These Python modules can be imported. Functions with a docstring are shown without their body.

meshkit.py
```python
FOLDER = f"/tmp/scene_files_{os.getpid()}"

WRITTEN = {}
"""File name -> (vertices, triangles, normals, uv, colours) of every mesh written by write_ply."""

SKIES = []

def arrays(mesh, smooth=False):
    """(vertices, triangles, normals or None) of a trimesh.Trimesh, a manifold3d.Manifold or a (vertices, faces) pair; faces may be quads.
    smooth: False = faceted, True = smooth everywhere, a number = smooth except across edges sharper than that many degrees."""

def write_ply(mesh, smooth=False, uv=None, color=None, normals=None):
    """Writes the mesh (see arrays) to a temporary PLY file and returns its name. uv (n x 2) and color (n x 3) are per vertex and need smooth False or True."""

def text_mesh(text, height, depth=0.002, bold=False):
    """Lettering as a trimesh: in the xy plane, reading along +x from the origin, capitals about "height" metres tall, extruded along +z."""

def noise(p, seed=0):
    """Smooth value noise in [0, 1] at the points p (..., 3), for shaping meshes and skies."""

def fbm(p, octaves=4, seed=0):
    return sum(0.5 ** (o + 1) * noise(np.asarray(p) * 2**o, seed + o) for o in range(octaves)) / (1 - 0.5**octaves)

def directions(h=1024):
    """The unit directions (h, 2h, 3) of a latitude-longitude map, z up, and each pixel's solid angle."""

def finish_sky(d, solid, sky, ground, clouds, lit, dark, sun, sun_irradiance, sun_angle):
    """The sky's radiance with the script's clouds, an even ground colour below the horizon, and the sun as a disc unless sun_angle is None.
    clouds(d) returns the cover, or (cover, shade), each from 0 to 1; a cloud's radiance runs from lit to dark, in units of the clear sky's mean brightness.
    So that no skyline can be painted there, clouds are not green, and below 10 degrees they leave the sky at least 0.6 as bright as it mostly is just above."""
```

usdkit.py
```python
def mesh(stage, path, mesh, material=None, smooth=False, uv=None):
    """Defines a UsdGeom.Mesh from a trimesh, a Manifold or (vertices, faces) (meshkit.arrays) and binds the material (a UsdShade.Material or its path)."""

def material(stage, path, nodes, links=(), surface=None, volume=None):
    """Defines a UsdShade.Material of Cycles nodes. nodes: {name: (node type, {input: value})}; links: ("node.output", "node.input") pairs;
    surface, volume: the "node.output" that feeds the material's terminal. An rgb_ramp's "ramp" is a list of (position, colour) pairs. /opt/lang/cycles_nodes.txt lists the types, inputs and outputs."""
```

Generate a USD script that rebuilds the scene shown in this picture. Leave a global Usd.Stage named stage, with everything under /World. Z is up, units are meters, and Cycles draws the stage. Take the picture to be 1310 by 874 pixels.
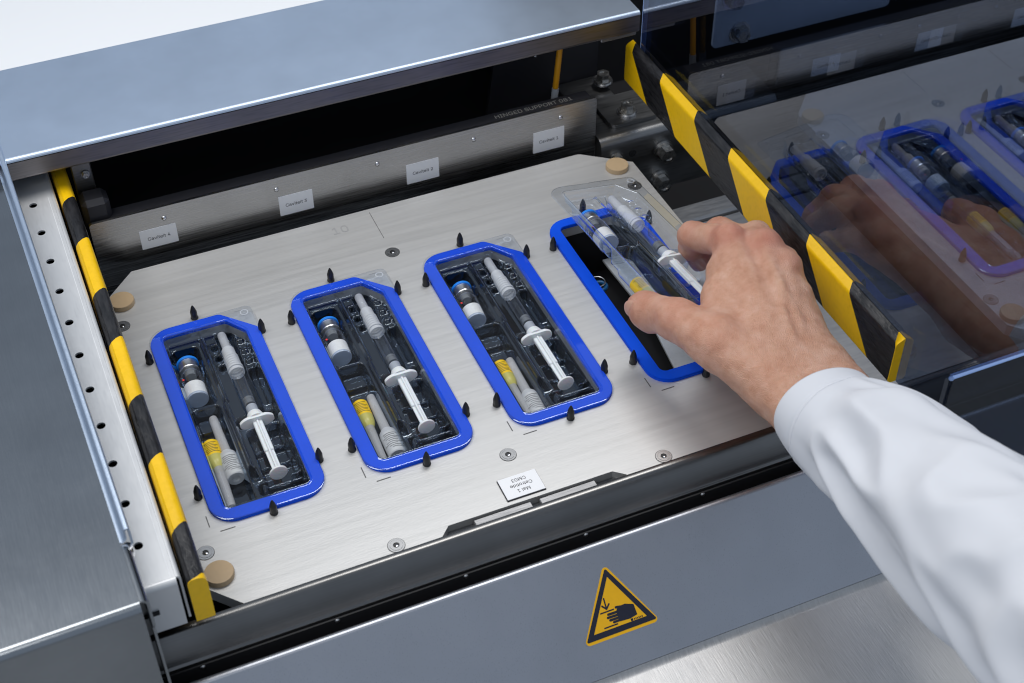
import math
import numpy as np, trimesh, meshkit, usdkit
import manifold3d as m3
import shapely
from shapely import affinity
from shapely.geometry import Polygon, Point, LineString, box as sbox
from shapely.ops import unary_union
from pxr import Usd, UsdGeom, UsdLux, UsdShade, Gf, Sdf

stage = Usd.Stage.CreateInMemory()
UsdGeom.SetStageUpAxis(stage, "Z")
UsdGeom.SetStageMetersPerUnit(stage, 1.0)
UsdGeom.Xform.Define(stage, "/World")
UsdGeom.Scope.Define(stage, "/World/Looks")

# ------------------------------------------------------------------ camera
cam = UsdGeom.Camera.Define(stage, "/World/camera")
R_ = np.array([[0.91874, -0.39485, -0.00376], [-0.27461, -0.63207, -0.72463], [0.28374, 0.66677, -0.68913]])
EYE = np.array([-0.05894, -0.63865, 0.74898])
right, down, fwd = R_
up = -down
cam.AddTransformOp().Set(Gf.Matrix4d(*[float(x) for x in (*right, 0, *up, 0, *(-fwd), 0, *EYE, 1)]))
cam.CreateHorizontalApertureAttr(36.0)
cam.CreateVerticalApertureAttr(36.0 * 683 / 1024)
cam.CreateFocalLengthAttr(51.22)
cam.CreateFStopAttr(11.0)
cam.CreateFocusDistanceAttr(1.08)
cam.CreateClippingRangeAttr(Gf.Vec2f(0.02, 50))
cam.CreateExposureAttr(0.62)

# ------------------------------------------------------------------ light: studio lamps above the machine and a pale room
dome = UsdLux.DomeLight.Define(stage, "/World/room_light")
usdkit.material(stage, "/World/Looks/room", {"b": ("background_shader", {"color": (0.70, 0.82, 1.0), "strength": 0.29})}, surface="b.background")
UsdShade.MaterialBindingAPI.Apply(dome.GetPrim()).Bind(UsdShade.Material.Get(stage, "/World/Looks/room"))


def softbox(name, at, aim, w, h, power, color):
    l = UsdLux.RectLight.Define(stage, "/World/" + name)
    at, aim = np.array(at, float), np.array(aim, float)
    z = at - aim
    z /= np.linalg.norm(z)
    x = np.cross([0, 1, 0.01], z)
    x /= np.linalg.norm(x)
    y = np.cross(z, x)
    l.AddTransformOp().Set(Gf.Matrix4d(*[float(t) for t in (*x, 0, *y, 0, *z, 0, *at, 1)]))
    l.CreateWidthAttr(w)
    l.CreateHeightAttr(h)
    l.CreateNormalizeAttr(False)
    l.CreateIntensityAttr(power)
    l.CreateColorAttr(Gf.Vec3f(*color))


softbox("key_softbox", (-0.35, 0.30, 1.25), (0.2, 0.05, 0.0), 0.75, 0.5, 4.0, (1.0, 0.975, 0.94))
softbox("overhead_softbox", (0.56, 0.48, 1.32), (0.3, 0.15, 0.0), 0.75, 0.36, 6.0, (1.0, 0.98, 0.95))
softbox("front_softbox", (-0.45, -0.70, 1.25), (0.2, 0.0, 0.0), 0.5, 0.4, 2.2, (1.0, 0.98, 0.95))


# ------------------------------------------------------------------ materials
LK = "/World/Looks/"


def mat(name, base, rough=0.5, metal=0.0, **kw):
    return usdkit.material(stage, LK + name, {"p": ("principled_bsdf", {"base_color": base, "roughness": rough, "metallic": metal, **kw})}, surface="p.BSDF")


def grain(name, base, rough=0.4, metal=1.0, scale=(900, 12, 900), amount=0.06, bump=0.03, vary=0.08, blotch=0.05, dist=0.0004, smudge=0.012, **kw):
    """Brushed or worn surface: a stretched grain in tone, gloss and relief, with broad faint blotches."""
    lo = tuple(c * (1 - amount) for c in base)
    hi = tuple(min(1, c * (1 + amount)) for c in base)
    return usdkit.material(stage, LK + name, {
        "g": ("geometry", {}),
        "m": ("mapping", {"scale": scale}),
        "n": ("noise_texture", {"scale": 1.0, "detail": 3.0, "roughness": 0.6}),
        "b": ("noise_texture", {"scale": 14.0, "detail": 4.0, "roughness": 0.6}),
        "r": ("rgb_ramp", {"ramp": [(0.25, lo), (0.75, hi)]}),
        "bm": ("map_range", {"from_min": 0.3, "from_max": 0.7, "to_min": 1 - blotch, "to_max": 1 + blotch * 0.4}),
        "mul": ("mix", {"mix_type": "multiply", "fac": 1.0}),
        "cc": ("combine_xyz", {}),
        "ro": ("map_range", {"from_min": 0.25, "from_max": 0.75, "to_min": max(0.03, rough - vary), "to_max": rough + vary}),
        "sm": ("noise_texture", {"scale": 32.0, "detail": 5.0, "roughness": 0.62, "distortion": 0.8}),
        "sr": ("map_range", {"from_min": 0.35, "from_max": 0.70, "to_min": -0.008, "to_max": smudge, "clamp": True}),
        "ra": ("math", {"math_type": "add", "use_clamp": True}),
        "bu": ("bump", {"strength": bump * 10, "distance": dist}),
        "p": ("principled_bsdf", {"metallic": metal, **kw}),
    }, [("g.position", "sm.vector"), ("sm.fac", "sr.value"), ("sr.result", "ra.value1"), ("ro.result", "ra.value2"), ("ra.value", "p.roughness"), ("g.position", "m.vector"), ("m.vector", "n.vector"), ("g.position", "b.vector"), ("n.fac", "r.fac"), ("b.fac", "bm.value"),
        ("bm.result", "cc.x"), ("bm.result", "cc.y"), ("bm.result", "cc.z"), ("r.color", "mul.color1"), ("cc.vector", "mul.color2"),
        ("mul.color", "p.base_color"), ("n.fac", "ro.value"), ("n.fac", "bu.height"), ("bu.normal", "p.normal")], surface="p.BSDF")


def clear(name, tint=(0.97, 0.98, 1.0), ior=1.5, boost=1.0, rough=0.02, rim=(0.75, 0.82, 0.95), rimfac=0.0, rimblend=0.35, gloss=(1, 1, 1)):
    """Clear plastic or glass sheet: see-through with a fresnel gloss, and a milky edge where it is seen along its surface."""
    return usdkit.material(stage, LK + name, {
        "t": ("transparent_bsdf", {"color": tint}),
        "d": ("principled_bsdf", {"base_color": rim, "roughness": 0.3}),
        "gl": ("glossy_bsdf", {"color": gloss, "roughness": rough}),
        "lf": ("layer_weight", {"blend": 0.5}),
        "f5": ("math", {"math_type": "power", "value2": 5.0}),
        "fa": ("math", {"math_type": "multiply_add", "value2": 1 - ((ior - 1) / (ior + 1)) ** 2, "value3": ((ior - 1) / (ior + 1)) ** 2}),
        "fb": ("math", {"math_type": "multiply", "value2": boost, "use_clamp": True}),
        "lw": ("layer_weight", {"blend": rimblend}),
        "lp": ("math", {"math_type": "power", "value2": 2.6}),
        "lm": ("math", {"math_type": "multiply", "value2": rimfac, "use_clamp": True}),
        "m1": ("mix_closure", {}),
        "m2": ("mix_closure", {}),
    }, [("lf.facing", "f5.value1"), ("f5.value", "fa.value1"), ("fa.value", "fb.value1"), ("lw.facing", "lp.value1"), ("lp.value", "lm.value1"), ("lm.value", "m1.fac"), ("t.BSDF", "m1.closure1"), ("d.BSDF", "m1.closure2"),
        ("fb.value", "m2.fac"), ("m1.closure", "m2.closure1"), ("gl.BSDF", "m2.closure2")], surface="m2.closure")


M = {}
M["plate"] = usdkit.material(stage, LK + "milled_plate", {
    "g": ("geometry", {}),
    "m": ("mapping", {"scale": (1.5, 40.0, 1.0), "rotation": (0, 0, 0.03)}),
    "n": ("noise_texture", {"scale": 5.5, "detail": 3.0, "roughness": 0.55, "distortion": 0.35}),
    "m2": ("mapping", {"scale": (160.0, 900.0, 1.0)}),
    "n2": ("noise_texture", {"scale": 1.0, "detail": 2.0}),
    "r": ("rgb_ramp", {"ramp": [(0.34, (0.547, 0.545, 0.535)), (0.5, (0.572, 0.569, 0.56)), (0.66, (0.588, 0.585, 0.576))]}),
    "r2": ("rgb_ramp", {"ramp": [(0.2, (0.965, 0.965, 0.965)), (0.8, (1, 1, 1))]}),
    "mul": ("mix", {"mix_type": "multiply", "fac": 1.0}),
    "ro": ("map_range", {"from_min": 0.3, "from_max": 0.7, "to_min": 0.40, "to_max": 0.45}),
    "bu": ("bump", {"strength": 0.12, "distance": 0.0004}),
    "p": ("principled_bsdf", {"metallic": 0.55}),
}, [("g.position", "m.vector"), ("m.vector", "n.vector"), ("g.position", "m2.vector"), ("m2.vector", "n2.vector"), ("n.fac", "r.fac"), ("n2.fac", "r2.fac"),
    ("r.color", "mul.color1"), ("r2.color", "mul.color2"), ("mul.color", "p.base_color"), ("n.fac", "ro.value"), ("ro.result", "p.roughness"),
    ("n2.fac", "bu.height"), ("bu.normal", "p.normal")], surface="p.BSDF")
M["steel"] = grain("steel_sheet", (0.50, 0.51, 0.53), 0.36, 1.0, (260, 420, 260))
M["steel_cover"] = grain("steel_cover", (0.60, 0.70, 0.84), 0.42, 1.0, (1500, 1500, 1500), amount=0.03, bump=0.006, blotch=0.08)
M["steel_wall"] = grain("steel_wall", (0.50, 0.49, 0.48), 0.27, 1.0, (20, 300, 900), blotch=0.1)
M["steel_dark"] = grain("steel_dark", (0.26, 0.26, 0.26), 0.38, 1.0, (40, 600, 600), blotch=0.15)
M["steel_bed"] = grain("steel_bed", (0.34, 0.34, 0.345), 0.42, 0.9, (60, 500, 500), blotch=0.1)
M["steel_panel"] = grain("steel_panel", (0.46, 0.475, 0.515), 0.40, 1.0, (1500, 900, 900), amount=0.03, bump=0.006, blotch=0.06)
M["steel_hood"] = grain("steel_hood", (0.31, 0.33, 0.35), 0.22, 1.0, (1500, 60, 1500), amount=0.012, bump=0.0015, vary=0.015, blotch=0.10)
M["rail"] = grain("dark_rail_steel", (0.19, 0.187, 0.183), 0.27, 1.0, (8, 400, 400), amount=0.02, bump=0.002, vary=0.03, blotch=0.15)
M["lip"] = grain("shaded_lip_steel", (0.25, 0.235, 0.24), 0.36, 1.0, (30, 500, 500), amount=0.03, bump=0.003, blotch=0.12)  # same sheet as the cover, its dark reflection put into the colour
M["shelf"] = grain("brushed_shelf", (0.47, 0.47, 0.47), 0.48, 0.9, (900, 60, 200), amount=0.12, blotch=0.05)
M["side_sheet"] = grain("pale_side_sheet", (0.70, 0.71, 0.72), 0.42, 0.4, (900, 90, 900), amount=0.02, bump=0.004, blotch=0.03)
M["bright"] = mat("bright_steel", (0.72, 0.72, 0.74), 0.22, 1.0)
M["bolt"] = grain("bolt_steel", (0.55, 0.54, 0.52), 0.3, 1.0, (300, 300, 300), blotch=0.2)
M["screw"] = mat("screw_steel", (0.45, 0.45, 0.45), 0.3, 1.0)
M["inner_sheen"] = grain("inner_panel_sheen", (0.70, 0.77, 0.86), 0.35, 0.0, (500, 500, 500), amount=0.03, bump=0.004)  # pale blue stands in for the bright reflection on the steel panel
M["pale_sheet"] = grain("pale_lower_sheet", (0.60, 0.63, 0.66), 0.4, 0.2, (500, 500, 500), amount=0.03, bump=0.004)
M["black"] = mat("black_paint", (0.012, 0.012, 0.014), 0.6)
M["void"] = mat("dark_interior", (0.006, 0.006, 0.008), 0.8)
M["dim"] = grain("dull_dark_part", (0.03, 0.03, 0.036), 0.5, 0.2, (300, 300, 300))
M["blue"] = grain("blue_seal", (0.0005, 0.080, 0.74), 0.58, 0.0, (700, 700, 700), amount=0.05, bump=0.01, blotch=0.12, smudge=0.06, specular_ior_level=0.15)
M["pin"] = mat("black_pin", (0.012, 0.012, 0.013), 0.38)
M["beige"] = grain("beige_plastic", (0.50, 0.36, 0.21), 0.5, 0.0, (300, 300, 300), amount=0.03)
M["paper"] = mat("white_label", (0.88, 0.89, 0.91), 0.45)
M["ink"] = mat("label_ink", (0.02, 0.02, 0.025), 0.6)
M["etch"] = mat("etched_line", (0.12, 0.12, 0.12), 0.5, 0.5)
M["etch_bright"] = mat("etched_bright", (0.50, 0.50, 0.50), 0.42, 0.6)
M["engrave"] = mat("engraved_letters", (0.34, 0.33, 0.30), 0.5)
M["stripe_y"] = grain("yellow_stripe", (0.95, 0.57, 0.002), 0.38, 0.0, (250, 250, 250), amount=0.04, bump=0.03, blotch=0.08)
M["stripe_k"] = grain("black_stripe", (0.016, 0.016, 0.018), 0.33, 0.0, (260, 60, 260), amount=0.5, bump=0.22, vary=0.15)
M["sign_y"] = grain("sign_yellow", (0.95, 0.50, 0.002), 0.4, 0.0, (300, 300, 300), amount=0.02, bump=0.0)
M["sign_k"] = mat("sign_black", (0.012, 0.014, 0.03), 0.4)
M["worktop"] = mat("white_worktop", (0.90, 0.91, 0.92), 0.5)
M["tray"] = clear("tray_plastic", (0.93, 0.955, 0.99), 1.5, 2.6, 0.03, rim=(0.66, 0.77, 0.95), rimfac=0.42, rimblend=0.25, gloss=(0.78, 0.88, 1.0))
M["glass"] = clear("vial_glass", (0.93, 0.95, 0.97), 1.55, 1.2, 0.01, rimfac=0.3)
M["barrel"] = clear("barrel_glass", (0.90, 0.92, 0.95), 1.5, 1.1, 0.01, rimfac=0.35)
M["window"] = clear("guard_glass", (0.46, 0.51, 0.60), 1.5, 2.3, 0.004, gloss=(0.94, 0.95, 1.0))
M["window_front"] = clear("guard_front_glass", (0.33, 0.38, 0.47), 1.5, 1.3, 0.01)
M["glass_edge"] = mat("polished_glass_edge", (0.35, 0.50, 0.85), 0.15)
M["frost"] = mat("frosted_plastic", (0.64, 0.67, 0.72), 0.34, 0.0, alpha=0.46)
M["frost_hub"] = mat("frosted_hub", (0.70, 0.73, 0.77), 0.36, 0.0, alpha=0.62)
M["white_pl"] = mat("white_plastic", (0.82, 0.82, 0.83), 0.38, 0.0, subsurface_weight=0.15, subsurface_scale=0.002)
M["cake"] = grain("white_powder", (0.82, 0.81, 0.79), 0.8, 0.0, (400, 400, 400), amount=0.06)
M["glass_base"] = mat("thick_glass_base", (0.42, 0.48, 0.58), 0.25)
M["crimp"] = mat("aluminium_crimp", (0.70, 0.70, 0.71), 0.3, 1.0)
M["cap_blue"] = mat("blue_cap", (0.01, 0.22, 0.80), 0.38)
M["rubber"] = mat("grey_stopper", (0.16, 0.17, 0.18), 0.5)
M["yellow_hub"] = mat("yellow_label", (0.85, 0.55, 0.006), 0.42)
M["yellow_clear"] = mat("pale_yellow_hub", (0.62, 0.58, 0.16), 0.3, 0.0, alpha=0.8)
M["sheath"] = mat("needle_sheath", (0.62, 0.63, 0.65), 0.28, 0.0, alpha=0.5)
M["needle"] = mat("needle_steel", (0.6, 0.6, 0.6), 0.25, 1.0)
M["grey_label"] = grain("grey_label", (0.52, 0.54, 0.55), 0.42, 0.0, (200, 900, 200), amount=0.12, bump=0)
M["cable_o"] = mat("orange_cable", (0.75, 0.34, 0.01), 0.45)
M["hose_blue"] = mat("blue_hose", (0.01, 0.12, 0.30), 0.4)
M["red"] = mat("red_mark", (0.7, 0.03, 0.03), 0.5)
M["nail"] = mat("nail", (0.56, 0.32, 0.235), 0.35)
M["skin"] = usdkit.material(stage, LK + "skin", {
    "g": ("geometry", {}),
    "v": ("attribute", {"attribute": "redness"}),
    "n": ("noise_texture", {"scale": 75.0, "detail": 5.0, "roughness": 0.65}),
    "n3": ("noise_texture", {"scale": 420.0, "detail": 3.0, "roughness": 0.6}),
    "r": ("rgb_ramp", {"ramp": [(0.28, (0.57, 0.28, 0.175)), (0.5, (0.69, 0.385, 0.265)), (0.72, (0.78, 0.49, 0.365))]}),
    "mx": ("mix", {"mix_type": "mix", "color2": (0.55, 0.19, 0.14)}),
    "sp": ("map_range", {"from_min": 0.60, "from_max": 0.75, "to_min": 0.0, "to_max": 0.30, "clamp": True}),
    "mx2": ("mix", {"mix_type": "mix", "color2": (0.40, 0.17, 0.10)}),
    "vo": ("voronoi_texture", {"feature": "distance_to_edge", "scale": 900.0}),
    "vm": ("map_range", {"from_min": 0.0, "from_max": 0.25, "to_min": 0.0, "to_max": 1.0, "clamp": True}),
    "w": ("mapping", {"scale": (60.0, 330.0, 200.0), "rotation": (0, 0, 0.15)}),
    "wn": ("noise_texture", {"scale": 1.0, "detail": 3.0}),
    "ad": ("math", {"math_type": "add"}),
    "bu": ("bump", {"strength": 0.6, "distance": 0.0007}),
    "p": ("principled_bsdf", {"roughness": 0.40, "subsurface_weight": 0.22, "subsurface_scale": 0.004, "subsurface_radius": (1.0, 0.35, 0.2), "specular_ior_level": 0.4}),
}, [("g.position", "n.vector"), ("g.position", "n3.vector"), ("g.position", "vo.vector"), ("g.position", "w.vector"), ("w.vector", "wn.vector"), ("n.fac", "r.fac"), ("r.color", "mx.color1"), ("v.fac", "mx.fac"),
    ("mx.color", "mx2.color1"), ("n3.fac", "sp.value"), ("sp.result", "mx2.fac"), ("mx2.color", "p.base_color"), ("vo.distance", "vm.value"), ("vm.result", "ad.value1"), ("wn.fac", "ad.value2"),
    ("ad.value", "bu.height"), ("bu.normal", "p.normal")], surface="p.BSDF")
M["cloth"] = usdkit.material(stage, LK + "white_cotton", {
    "g": ("geometry", {}),
    "m": ("mapping", {"scale": (2600, 2600, 2600)}),
    "n": ("noise_texture", {"scale": 1.0, "detail": 2.0}),
    "bu": ("bump", {"strength": 0.25, "distance": 0.0003}),
    "p": ("principled_bsdf", {"base_color": (0.71, 0.725, 0.765), "roughness": 0.85, "sheen_weight": 0.15}),
}, [("g.position", "m.vector"), ("m.vector", "n.vector"), ("n.fac", "bu.height"), ("bu.normal", "p.normal")], surface="p.BSDF")

# ------------------------------------------------------------------ helpers
used = {}


def free(parent, name):
    k = used.get((parent, name), 0)
    used[(parent, name)] = k + 1
    return f"{parent}/{name}" + (f"_{k:03d}" if k else "")


def tag(prim, label=None, cat=None, group=None, kind=None):
    for k, v in (("label", label), ("category", cat), ("group", group), ("kind", kind)):
        if v:
            prim.SetCustomDataByKey(k, v)
    return prim


def thing(name, label, cat, loc=(0, 0, 0), group=None, matrix=None):
    x = UsdGeom.Xform.Define(stage, free("/World", name))
    if matrix is not None:
        x.AddTransformOp().Set(Gf.Matrix4d(*[float(t) for t in np.asarray(matrix).T.ravel()]))
    else:
        x.AddTranslateOp().Set(Gf.Vec3d(*loc))
    return tag(x.GetPrim(), label, cat, group)


def part(parent, name, mesh, material, smooth=30, label=None):
    p = usdkit.mesh(stage, free(str(parent.GetPath()), name), mesh, M[material], smooth=smooth).GetPrim()
    return tag(p, label)


def single(name, mesh, material, label=None, cat=None, group=None, kind=None, smooth=30):
    p = usdkit.mesh(stage, free("/World", name), mesh, M[material], smooth=smooth).GetPrim()
    return tag(p, label, cat, group, kind)


def copy(src, label, matrix=None, loc=None):
    name = src.GetName()
    x = UsdGeom.Xform.Define(stage, free("/World", name))
    x.GetPrim().GetReferences().AddInternalReference(src.GetPath())
    x.ClearXformOpOrder()
    if matrix is not None:
        x.MakeMatrixXform().Set(Gf.Matrix4d(*[float(t) for t in np.asarray(matrix).T.ravel()]))
    x.GetPrim().SetInstanceable(True)
    w = src.GetCustomData()
    return tag(x.GetPrim(), label, w.get("category"), w.get("group"))


def cat_(*ms):
    return trimesh.util.concatenate([trimesh.Trimesh(*meshkit.arrays(m)[:2], process=False) for m in ms])


def bx(x0, x1, y0, y1, z0, z1, b=0.0008):
    """A box with chamfered edges."""
    if b <= 0:
        m = trimesh.creation.box([x1 - x0, y1 - y0, z1 - z0])
        m.apply_translation([(x0 + x1) / 2, (y0 + y1) / 2, (z0 + z1) / 2])
        return m
    pts = []
    for i in range(3):
        d = [b, b, b]
        d[i] = 0
        for sx in (0, 1):
            for sy in (0, 1):
                for sz in (0, 1):
                    pts.append([(x0 + d[0], x1 - d[0])[sx], (y0 + d[1], y1 - d[1])[sy], (z0 + d[2], z1 - d[2])[sz]])
    return m3.Manifold.hull_points(np.array(pts))


def extr(poly, z0, z1):
    ms = [trimesh.creation.extrude_polygon(g, z1 - z0, engine="earcut") for g in getattr(poly, "geoms", [poly])]
    m = trimesh.util.concatenate(ms)
    m.apply_translation([0, 0, z0])
    return m


def rrect(x0, x1, y0, y1, r, n=8):
    return sbox(x0 + r, y0 + r, x1 - r, y1 - r).buffer(r, quad_segs=n)


def sweep_x(profile, x0, x1, closed=True):
    """A (y, z) outline extruded along x."""
    m = trimesh.creation.extrude_polygon(Polygon(profile), x1 - x0, engine="earcut")
    v = m.vertices.copy()
    m.vertices = np.stack([v[:, 2] + x0, v[:, 0], v[:, 1]], 1)
    return m


def sweep_y(profile, y0, y1):
    """An (x, z) outline extruded along y."""
    m = trimesh.creation.extrude_polygon(Polygon(profile), y1 - y0, engine="earcut")
    v = m.vertices.copy()
    m.vertices = np.stack([v[:, 0], y1 - v[:, 2], v[:, 1]], 1)
    return m


def lathe(profile, n=28, axis="z"):
    m = trimesh.creation.revolve(np.array(profile, float), sections=n)
    if axis == "y":
        v = m.vertices.copy()
        m.vertices = np.stack([v[:, 0], v[:, 2], -v[:, 1]], 1)
    if axis == "-y":
        v = m.vertices.copy()
        m.vertices = np.stack([v[:, 0], -v[:, 2], v[:, 1]], 1)
    return m


def moved(m, d):
    m = trimesh.Trimesh(*meshkit.arrays(m)[:2], process=False)
    m.apply_translation(d)
    return m


def sheet(profile, t):
    """A bent sheet: a polyline of given thickness as an outline."""
    return list(LineString(profile).buffer(t / 2, cap_style="flat", join_style="round", quad_segs=4).exterior.coords)[:-1]


def arc(cx, cy, r, a0, a1, n=8):
    return [(cx + r * math.cos(math.radians(a)), cy + r * math.sin(math.radians(a))) for a in np.linspace(a0, a1, n)]


def text(s, h, centre, depth=0.0001, bold=False, turn=0.0):
    m = meshkit.text_mesh(s, h, depth, bold)
    m.apply_translation(-m.bounds.mean(0))
    if turn:
        m.apply_transform(trimesh.transformations.rotation_matrix(turn, [0, 0, 1]))
    m.apply_translation(centre)
    return m


def upright(m, y):
    """Turns lettering from the xy plane into an upright one facing -y: x, y -> x, z."""
    v = m.vertices.copy()
    m.vertices = np.stack([v[:, 0], y - v[:, 2], v[:, 1]], 1)
    return m


def hexbolt(r, h, flange=1.25, fh=0.25):
    """A hexagon bolt head with a round washer face, standing on z = 0."""
    head = m3.Manifold.cylinder(h * 0.72, r, r, 6).translate([0, 0, h * 0.28]) ^ m3.Manifold.sphere(r * 1.25, 48).translate([0, 0, h * 0.62])
    wash = m3.Manifold.cylinder(h * 0.3, r * flange, r * flange, 32)
    dish = m3.Manifold.cylinder(h, r * 0.55, r * 0.7, 24).translate([0, 0, h * 0.9])
    return (head + wash) - dish


def faced(m, at, to="z"):
    m = trimesh.Trimesh(*meshkit.arrays(m)[:2], process=False)
    if to == "-y":
        m.apply_transform(trimesh.transformations.rotation_matrix(math.pi / 2, [1, 0, 0]))
    m.apply_translation(at)
    return m


PITCH, FW, FL = 0.10856, 0.080, 0.200
NAMES = ["Caviteit 4", "Caviteit 3", "Caviteit 2", "Caviteit 1"]
ORD = ["leftmost", "second from left", "third from left", "rightmost"]

def T4(loc, rot=None):
    m = np.eye(4)
    if rot is not None:
        m[:3, :3] = rot
    m[:3, 3] = loc
    return m


# ------------------------------------------------------------------ surroundings
single("white_worktop", bx(-2.5, 0.462, 0.450, 3.5, -0.04, -0.01, 0), "worktop", kind="structure")
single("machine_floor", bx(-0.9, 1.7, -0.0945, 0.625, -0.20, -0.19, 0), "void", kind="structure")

# back of the machine: cover panel bent down to a lip
prof = sheet([(0.4320, -0.010), (0.4320, 0.1050), *arc(0.4290, 0.1055, 0.0025, 0, 90, 5), *arc(0.3090, 0.1055, 0.0025, 90, 175, 5)], 0.0014)
cv = thing("cover_panel", "blue grey steel cover sheet with dark reflection painted on front lip along the back", "cover panel")
part(cv, "sheet", sweep_x(prof, -0.75, 0.4615), "steel_cover", smooth=50)
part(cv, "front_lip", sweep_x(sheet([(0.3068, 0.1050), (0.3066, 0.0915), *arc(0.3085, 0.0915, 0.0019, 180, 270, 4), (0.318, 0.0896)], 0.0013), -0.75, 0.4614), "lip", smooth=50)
part(cv, "end_bracket", bx(0.4280, 0.4610, 0.3100, 0.335, 0.0840, 0.0875), "steel_bed")
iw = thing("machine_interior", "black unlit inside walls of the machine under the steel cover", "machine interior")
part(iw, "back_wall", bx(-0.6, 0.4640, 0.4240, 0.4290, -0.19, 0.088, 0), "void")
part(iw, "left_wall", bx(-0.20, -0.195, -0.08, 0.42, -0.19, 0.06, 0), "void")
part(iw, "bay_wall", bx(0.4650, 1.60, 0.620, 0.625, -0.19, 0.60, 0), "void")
part(iw, "side_plate", sweep_y([(0.337, -0.15), (0.4635, -0.15), (0.4635, 0.070), (0.380, 0.070), (0.361, 0.043)], 0.385, 0.389), "dim")
for x, z, rr_ in ((0.3915, 0.048, 0.0033), (0.4300, 0.054, 0.0066)):
    part(iw, "hole", faced(m3.Manifold.cylinder(0.001, rr_, rr_, 24), (x, 0.3849, z), "-y"), "void")
for x, z in ((0.400, 0.035), (0.445, 0.043)):
    part(iw, "stud", faced(m3.Manifold.sphere(0.0016, 12), (x, 0.3845, z), "-y"), "bright")
lb = thing("latch_block", "small dark blue grey block with screw behind the left striped bar", "latch")
part(lb, "plate", bx(-0.0165, -0.0015, 0.322, 0.327, 0.046, 0.088), "steel_dark")
part(lb, "bolt", faced(hexbolt(0.0026, 0.003), (-0.0070, 0.3214, 0.0700), "-y"), "screw")
part(lb, "block", bx(-0.0170, 0.0045, 0.300, 0.3205, 0.005, 0.058, 0.004), "dim")
cb = thing("sensor_cable", "orange cable with pale sleeve hanging in the dark behind the back panel", "cable")
part(cb, "cord", m3.Manifold.cylinder(0.060, 0.0026, 0.0026, 16).rotate([0, 5, 0]).translate([0.3955, 0.330, 0.0362]), "cable_o")
part(cb, "sleeve", m3.Manifold.cylinder(0.045, 0.0031, 0.0031, 16).rotate([0, 5, 0]).translate([0.3917, 0.330, -0.0092]), "frost_hub")

# upright back panel with the four labels
bp = thing("back_panel", "upright stainless back panel carrying four white Caviteit labels", "panel")
pan = affinity.translate(rrect(-0.0155, 0.4185, -0.07, 0.0415, 0.003), 0, 0)
part(bp, "sheet", upright(extr(pan, 0, 0.0025), 0.2975), "steel_wall")
part(bp, "top_rail", bx(-0.0155, 0.4165, 0.2985, 0.3130, -0.06, 0.0392, 0.0012), "dim")
tx = text("HINGED SUPPORT 081", 0.0047, (0.364, 0.3058, 0.03925), 0.00008)
part(bp, "lettering", tx, "engrave")
for k, (x0, x1, z0, z1) in enumerate([(0.0200, 0.0492, 0.0054, 0.0236), (0.1334, 0.1619, 0.0034, 0.0226), (0.2434, 0.2722, 0.0022, 0.0220), (0.3590, 0.3879, 0.0001, 0.0212)]):
    l = part(bp, "label", upright(extr(rrect(x0, x1, z0, z1, 0.0004), 0, 0.0005), 0.2949), "paper", label=f"white label reading {NAMES[k]}")
    part(l, "print", upright(text(NAMES[k], 0.0030, ((x0 + x1) / 2, (z0 + z1) / 2, 0), 0.0001), 0.29435), "ink")
for x in (0.0415, 0.1330, 0.2190, 0.3045, 0.3845):
    part(bp, "rivet", faced(m3.Manifold.sphere(0.0021, 16).scale([1, 1, 0.6]), (x, 0.2948, 0.0305), "-y"), "bright")

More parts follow.
